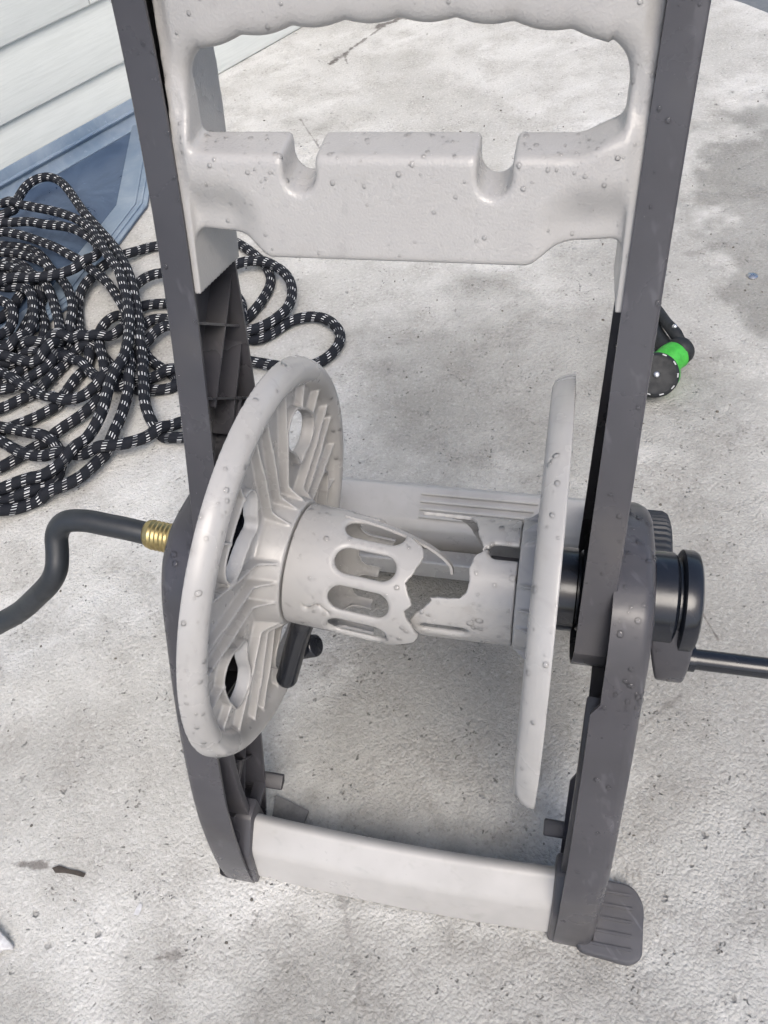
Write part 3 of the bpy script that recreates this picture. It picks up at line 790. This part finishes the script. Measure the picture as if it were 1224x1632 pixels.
# ------------------------------------------------------------------ coiled fabric hose
HR = .0116
chains = [
 # (height, right-hand height, pixel path)
 (.046, .012, [(-30, 350), (8, 342), (27, 319), (44, 294), (71, 281), (93, 287), (110, 304), (132, 336), (157, 365), (181, 392), (196, 417), (208, 446), (216, 480), (222, 517), (226, 560), (228, 580), (229, 608), (231, 645), (240, 668), (250, 686), (264, 694), (290, 698), (315, 692), (320, 678), (305, 669), (285, 673), (256, 689), (233, 697), (209, 705), (186, 709), (159, 715), (136, 720), (110, 720), (84, 726), (57, 727), (31, 720), (16, 712), (0, 702), (-40, 690)]),
 (.030, .0, [(-40, 678), (0, 681), (31, 686), (57, 692), (76, 697), (91, 710), (97, 733), (91, 757), (76, 772), (40, 790), (0, 797), (-45, 800)]),
 (.052, .02, [(-50, 790), (0, 786), (21, 778), (47, 768), (75, 760), (92, 746), (115, 723), (133, 707), (149, 684), (165, 650), (174, 612), (183, 592), (199, 566), (205, 550), (208, 530), (206, 493), (200, 465), (190, 430), (172, 407), (160, 387), (137, 358), (105, 342), (69, 333), (29, 326), (0, 325), (-45, 326)]),
 (.030, .01, [(-50, 362), (0, 368), (27, 373), (51, 380), (88, 394), (108, 405), (130, 417), (152, 434), (172, 451), (189, 476), (201, 498), (206, 520), (203, 548), (208, 575), (209, 600), (204, 626), (193, 663), (180, 692), (167, 720), (152, 739), (133, 757), (105, 773), (73, 783), (39, 794), (13, 807), (0, 809), (-50, 820)]),
 (.042, .0, [(-50, 460), (0, 451), (32, 445), (59, 443), (83, 439), (110, 432), (137, 419), (150, 410), (157, 397), (147, 378), (127, 368), (108, 362), (91, 359), (71, 358), (49, 353), (27, 354), (0, 355), (-45, 357)]),
 (.022, .020, [(-50, 540), (0, 549), (27, 548), (51, 552), (76, 545), (98, 542), (120, 542), (142, 542), (169, 541), (190, 527), (200, 505), (202, 480), (204, 466), (218, 453), (235, 440), (257, 435), (310, 428), (365, 425), (390, 416), (414, 416), (439, 424), (459, 441), (466, 463), (461, 487), (449, 502), (429, 517), (407, 526), (385, 531), (330, 535), (285, 525), (268, 516), (248, 528), (230, 545), (212, 565), (183, 590), (162, 613), (139, 629), (115, 637), (94, 637), (71, 631), (50, 621), (26, 608), (0, 592), (-40, 580)]),
 (.012, .004, [(-50, 595), (0, 582), (13, 579), (34, 566), (63, 562), (89, 566), (112, 571), (133, 582), (150, 598), (168, 612), (195, 618), (222, 610), (250, 599), (280, 598), (320, 590), (360, 576), (392, 575), (417, 579), (436, 582), (465, 587), (490, 585), (512, 577), (530, 563), (542, 546), (542, 529), (527, 512), (505, 504), (481, 506), (456, 514), (432, 531), (412, 541), (392, 538), (386, 520), (390, 507), (385, 485), (375, 468), (350, 465), (310, 478), (265, 484), (245, 484), (230, 487), (210, 493), (190, 500), (172, 510), (159, 527), (157, 544), (162, 560), (170, 587), (165, 608), (159, 631), (144, 650), (123, 667), (99, 682), (78, 697), (57, 712), (34, 726), (13, 739), (0, 746), (-45, 760)]),
 (.006, .0, [(-45, 700), (0, 686), (31, 676), (57, 665), (84, 650), (112, 616), (128, 592), (141, 574), (146, 556), (135, 540), (125, 520), (122, 495), (125, 476), (135, 454), (152, 434), (172, 419), (196, 406), (216, 401), (235, 395), (250, 392), (300, 385), (362, 382), (383, 390), (405, 405), (424, 424), (432, 443), (429, 460), (412, 487), (392, 507), (375, 520), (330, 515), (267, 508), (247, 508), (233, 512), (222, 535), (236, 570), (262, 590), (285, 605), (280, 617), (250, 622), (222, 620), (206, 613), (188, 600), (178, 584), (162, 563), (145, 552), (120, 558), (97, 579), (84, 597), (68, 616), (44, 631), (21, 642), (0, 652), (-45, 665)]),
 (.026, .0, [(-45, 450), (20, 458), (40, 456), (52, 475), (55, 500), (48, 530), (30, 545), (0, 562), (-40, 560)]),
 (.034, .0, [(-40, 470), (0, 478), (18, 488), (22, 505), (12, 530), (-15, 545), (-50, 530)]),
 (.020, .0, [(-45, 425), (30, 430), (70, 450), (85, 480), (92, 505), (98, 530), (93, 556), (60, 578), (0, 572), (-40, 600)]),
 (.014, .0, [(-45, 410), (10, 402), (60, 415), (100, 448), (112, 470), (119, 490), (116, 515), (104, 540), (80, 580), (40, 605), (0, 622), (-45, 625)]),
 (.004, .0, [(-45, 390), (10, 392), (50, 398), (75, 420), (70, 450), (60, 480), (72, 520), (60, 560), (20, 600), (-40, 640)]),
 (.010, .0, [(-40, 520), (5, 505), (30, 470), (20, 440), (-45, 420)]),
 (.002, .0, [(-45, 440), (8, 418), (40, 425), (60, 470), (40, 520), (15, 560), (-10, 610), (-45, 640)]),
]
allpts = []
for ci, (h0, hr, px) in enumerate(chains):
    q = catmull(px, 6)
    n = len(q)
    for i, p in enumerate(q):
        k = sstep(np.array(p[0]), 190, 265)
        wig = .004*math.sin(i*.33+ci*1.7)
        z = HR+.001+(1-k)*(h0+max(0, wig))+k*hr
        # pile sags towards its lower edge
        low = sstep(np.array(p[1]), 600, 760); z = HR+.001+(z-HR-.001)*(1-.45*low)
        if p[0] < 215 and p[1] < 480 : z += .010
        allpts.append(on(p, 2, float(z)))
    if ci+1 < len(chains):           # turn outside the picture into the next strand
        a = allpts[-1]; nx = chains[ci+1][2][0]; b = on(nx, 2, .03)
        mid = (np.array(a)+b)/2+np.array([-.07-.03*(ci % 3), -.02, .0]); allpts.append(mid)
A_ = np.array(allpts)
path = resample(catmull([A_[i] for i in range(0, len(A_), 2)]+[A_[-1]], 4), .0052)
# smooth a little so that the bends stay round
for _ in range(6): path[1:-1] = .5*path[1:-1]+.25*(path[:-2]+path[2:])
path[:, 2] = np.maximum(path[:, 2], HR+.0005)
# keep crossing strands from cutting through one another: push the higher one up
def relax(path, it=14):
    n = len(path); cell = .03
    for _ in range(it):
        key = np.floor(path[:, :2]/cell).astype(int); D = {}
        for i, k in enumerate(map(tuple, key)): D.setdefault(k, []).append(i)
        push = np.zeros((n, 3)); cnt = np.zeros(n)
        for (a, b), L in D.items():
            C2 = [j for da in (0, 1) for db in (-1, 0, 1) if (da, db) >= (0, 0) for j in D.get((a+da, b+db), [])]
            L = np.array(L); C2 = np.array(C2)
            d = path[L][:, None]-path[C2][None]; dist = np.linalg.norm(d, axis=2)
            far = np.abs(L[:, None]-C2[None]) > 14
            I, J = np.nonzero((dist < 2*HR*1.0) & far)
            for i, j in zip(I, J):
                p, q = L[i], C2[j]; v = d[i, j].copy(); v[2] = v[2]*2.0+(.004 if v[2] >= 0 else -.004); v[:2] *= .35
                v /= np.linalg.norm(v)+1e-9; k = (2*HR-dist[i, j])*.5
                push[p] += v*k; push[q] -= v*k; cnt[p] += 1; cnt[q] += 1
        c = np.maximum(cnt, 1)[:, None]; path = path+push/c*1.0
        path[1:-1] = .6*path[1:-1]+.2*(path[:-2]+path[2:])
        path[:, 2] = np.maximum(path[:, 2], HR+.0005)
    return path
path = relax(path)
V, F = tube(path, HR, 12)
fh = obj('fabric_hose', V, F, M_hose, None, True)
me = fh.data; uvl = me.uv_layers.new(name='UVMap')
L = np.concatenate([[0], np.cumsum(np.linalg.norm(np.diff(path, axis=0), axis=1))])
lv = np.zeros(len(me.loops), np.int32); me.loops.foreach_get('vertex_index', lv)
uvs = np.zeros((len(lv), 2)); uvs[:, 0] = L[lv//12]; uvs[:, 1] = (lv % 12)/12.0
first = np.repeat(np.arange(len(me.polygons)), [p.loop_total for p in me.polygons])
mx = np.zeros(len(me.polygons)); np.maximum.at(mx, first, uvs[:, 1])
wrap = (mx[first] > .9) & (uvs[:, 1] < .05); uvs[wrap, 1] = 1.0
uvl.data.foreach_set('uv', uvs.ravel().astype(np.float32))
tag(fh, 'tangled black fabric garden hose with white flecks heaped at the left', 'garden hose')

# ------------------------------------------------------------------ spray nozzle on the slab
nz = empty('spray_nozzle', (.32, .75, 0)); tag(nz, 'green and black spray nozzle lying on the concrete behind the right bar', 'spray nozzle')
c0 = on((1046, 597), 2, .056); axd = CAM+np.array([.2, .1, -.1])-c0; axd /= np.linalg.norm(axd)
axd = np.array([.02, -.62, .78]); axd /= np.linalg.norm(axd)
rot = Vector(axd).to_track_quat('X', 'Z').to_matrix()
def nzl(prof, seg=40):
    bm = lathe_x(prof, seg)
    for v in bm.verts: v.co = rot @ v.co + Vector(c0) - nz.location
    return bm
dial = from_bm('dial', nzl([(-.030, 0), (-.030, .036), (-.026, .041), (-.004, .0425), (.0, .040), (.002, .036), (.0005, .030), (.0005, .0)], 48), M_nozblack, nz)
from_bm('dial_screw', nzl([(.0005, .0058), (.003, .0052), (.0042, .003), (.0045, 0)], 16), M_steel, dial)
for k in range(10):
    a = 2*math.pi*k/10; u = rot @ Vector((0, math.cos(a), math.sin(a))); t_ = rot @ Vector((0, -math.sin(a), math.cos(a))); p = Vector(c0)+u*.0385+Vector(axd)*.0014-nz.location
    bm = bmesh.new(); vv = [bm.verts.new(p+t_*x+u*y+Vector(axd)*z) for x, y, z in [(-.004, -.0012, 0), (.004, -.0012, 0), (.004, .0012, 0), (-.004, .0012, 0), (-.004, -.0012, .0006), (.004, -.0012, .0006), (.004, .0012, .0006), (-.004, .0012, .0006)]]
    for f in [(0, 1, 2, 3), (4, 5, 6, 7), (0, 1, 5, 4), (1, 2, 6, 5), (2, 3, 7, 6), (3, 0, 4, 7)]: bm.faces.new([vv[i] for i in f])
    from_bm('dial_mark', bm, M_nozgrey, dial, False)
Pn = resample(catmull([tuple(c0-np.array(axd)*.030), tuple(c0-np.array(axd)*.046+np.array([.016, .020, .004])), (.346, .788, .031), (.362, .803, .032)], 8), .003)
V, F = tube(Pn, np.interp(np.linspace(0, 1, len(Pn)), [0, .34, .58, 1], [.0415, .041, .0300, .0275]), 28)
obj('body', off(V, nz), F, M_green, nz, True, 50)
Pn = resample(catmull([(.358, .800, .035), (.366, .810, .035), (.371, .817, .034)], 6), .003)
V, F = tube(Pn, np.interp(np.linspace(0, 1, len(Pn)), [0, .2, .8, 1], [.0255, .028, .0275, .023]), 24); cl = obj('collar', off(V, nz), F, M_nozblack, nz, True, 40)
Pn = resample(catmull([(.362, .822, .050), (.350, .845, .052), (.338, .880, .044), (.326, .930, .030), (.312, .975, .022)], 8), .004)
V, F = tube(Pn, np.interp(np.linspace(0, 1, len(Pn)), [0, .1, .4, 1], [.010, .0125, .0105, .010]), 18); lv_ = obj('lever', off(V, nz), F, M_nozblack, nz, True, 50)
bm = bmesh.new(); bmesh.ops.create_uvsphere(bm, u_segments=14, v_segments=8, radius=.0055, matrix=Matrix.Translation(Vector((.350, .845, .0630))-nz.location)); from_bm('lever_pin', bm, M_steel, lv_)
Pn = resample(catmull([(.350, .800, .030), (.334, .830, .028), (.318, .880, .022), (.300, .95, .018)], 8), .004)
V, F = tube(Pn, np.interp(np.linspace(0, 1, len(Pn)), [0, .3, 1], [.020, .017, .0165]), 20); obj('grip', off(V, nz), F, M_nozblack, nz, True, 50)

# ------------------------------------------------------------------ small things on the slab
def shard(name, px, z0, z1, mat, label, cat, group=None, bevel=.0008, tilt=0):
    pts = [on(p, 2, z0)[:2] for p in px]; c = np.mean(pts, 0)
    bm = prism([tuple(np.array(p)-c) for p in pts], 2, 0, z1-z0, bevel)
    if tilt:
        for v in bm.verts: v.co.z += (v.co.x)*tilt + .3*v.co.x*v.co.x/.05*tilt
    o = from_bm(name, bm, mat, None, True, 40); o.location = (c[0], c[1], z0+.002)
    if tilt:
        o.location.z = z0+.002-min(v.co.z for v in o.data.vertices)
    tag(o, label, cat, group); return o
shard('broken_piece', [(-40, 1478), (0, 1480), (12, 1492), (24, 1508), (23, 1514), (8, 1516), (-5, 1530), (-40, 1545)], 0, .006, M_white, 'white curved plastic shard at the lower left edge of the picture', 'plastic shard', bevel=.0015, tilt=-.25)
shard('dry_leaf', [(84, 1384), (96, 1380), (112, 1386), (128, 1389), (138, 1393), (134, 1399), (120, 1395), (104, 1392), (90, 1392)], 0, .0016, M_leaf, 'small dark dry leaf scrap on the concrete at lower left', 'leaf', bevel=.0003)
shard('paper_scrap', [(214, 1458), (218, 1448), (224, 1440), (228, 1442), (226, 1452), (221, 1460)], 0, .001, M_white, 'tiny pale petal-like scrap left of the front bar', 'scrap', bevel=.0002)
b0 = on((1199, 441), 2, 0)
bt = from_bm('anchor_bolt', lathe_x([(0, 0), (0, .011), (.002, .011), (.004, .007), (.0055, 0)], 20), M_steel)
bt.rotation_euler = (0, -math.pi/2, 0); bt.location = (b0[0], b0[1], .001); tag(bt, 'small shiny bolt head set in the concrete at far right', 'bolt')

def grit(n=420):
    base = bmesh.new(); bmesh.ops.create_icosphere(base, subdivisions=1, radius=1.0)
    base.verts.ensure_lookup_table(); bv = np.array([v.co[:] for v in base.verts]); bf = np.array([[v.index for v in f.verts] for f in base.faces]); base.free()
    VV, FF = [], []
    for k in range(n):
        y = rng.uniform(-.55, 1.9); x = rng.uniform(-.75, .75)*(1+.25*max(0, y)); r = rng.uniform(.0006, .0022)*(1+.3*max(0, y))
        if x < -.3 and y > .3 and rng.random() < .8: continue
        sc = r*rng.uniform(.5, 1.3, 3); VV.append(bv*(1+.2*rng.standard_normal(bv.shape))*sc+np.array([x, y, r*.25])); FF.append(bf+len(bv)*(len(VV)-1))
    o = obj('sand_grains', np.concatenate(VV), np.concatenate(FF).tolist(), M_grit, None, False); o['kind'] = 'stuff'
    tag(o, 'scattered sand grains and grit on the concrete', 'grit')
M_grit = simple('dark_grit', (.13, .12, .105), .8, 0, 0, 25)
grit()

# ------------------------------------------------------------------ water drops beading on the cart
def droplets(targets):
    base = bmesh.new(); bmesh.ops.create_icosphere(base, subdivisions=2, radius=1.0); base.verts.ensure_lookup_table()
    bv = np.array([v.co[:] for v in base.verts]); bf = np.array([[v.index for v in f.verts] for f in base.faces]); base.free()
    VV = []; FF = []; n0 = 0
    for o, count, rmin, rmax, ok in targets:
        me = o.data; mw = np.array(Matrix.LocRotScale(o.location, o.rotation_euler, None))
        n = len(me.polygons); ce = np.zeros(n*3); me.polygons.foreach_get('center', ce); ce = ce.reshape(-1, 3)
        no = np.zeros(n*3); me.polygons.foreach_get('normal', no); no = no.reshape(-1, 3); ar = np.zeros(n); me.polygons.foreach_get('area', ar)
        ce = ce@mw[:3, :3].T+mw[:3, 3]; no = no@mw[:3, :3].T
        wgt = ar*ok(ce, no)
        if wgt.sum() <= 0: continue
        idx = rng.choice(n, count, p=wgt/wgt.sum())
        for i in idx:
            nn = Vector(no[i]); q = nn.to_track_quat('Z', 'Y').to_matrix(); r = rmin+(rmax-rmin)*rng.random()**2.6
            c = ce[i]
            if ar[i] > 2e-5:      # large face: spread over it
                P = me.polygons[i]; vv = [np.array(mw[:3, :3]@np.array(me.vertices[k].co)+mw[:3, 3]) for k in P.vertices]
                if len(vv) == 4:
                    a, b = rng.random(2)*.9+.05; c = (vv[0]*(1-a)+vv[1]*a)*(1-b)+(vv[3]*(1-a)+vv[2]*a)*b
            sc = np.array([r*rng.uniform(.85, 1.15), r*rng.uniform(.85, 1.2), r*.36])
            VV.append((bv*sc)@np.array(q).T+c+np.array(nn)*r*.04); FF.append(bf+n0); n0 += len(bv)
    V = np.concatenate(VV); F = np.concatenate(FF)
    o = obj('water_drops', V, F.tolist(), M_water, cart, True); o['kind'] = 'stuff'
front_up = lambda c, n: ((n[:, 1] < -.1) | (n[:, 2] > .25)) & (n@np.array([.1, -.6, .75]) > .25)
droplets([
    (handle, 420, .0005, .0022, lambda c, n: front_up(c, n)*(.35+1.0*(c[:, 2] > .80)*(c[:, 2] < .85))),
    (uprights[1], 90, .0008, .0028, lambda c, n: front_up(c, n)*(c[:, 2] > .42)),
    (uprights[-1], 90, .0008, .0028, lambda c, n: front_up(c, n)*(c[:, 2] > .42)),
    (frames_[1], 90, .001, .0042, lambda c, n: front_up(c, n)*(c[:, 2] > .20)*(.4+1.6*(c[:, 2] > .40))),
    (frames_[-1], 60, .001, .0040, lambda c, n: front_up(c, n)*(c[:, 2] > .30)),
    (dl, 130, .0008, .0030, front_up), (dr, 120, .0008, .0036, front_up),
    (flanges[0], 230, .0007, .0032, lambda c, n: front_up(c, n)*(np.hypot(c[:, 1], c[:, 2]-.42) > .18)),
    (flanges[1], 170, .0007, .0034, lambda c, n: front_up(c, n)*(np.hypot(c[:, 1], c[:, 2]-.42) > .18)),
    (rb, 40, .0008, .0022, lambda c, n: (n[:, 2] > .5)*1.0),
    (arm, 24, .0008, .0022, lambda c, n: front_up(c, n)*1.0),
])
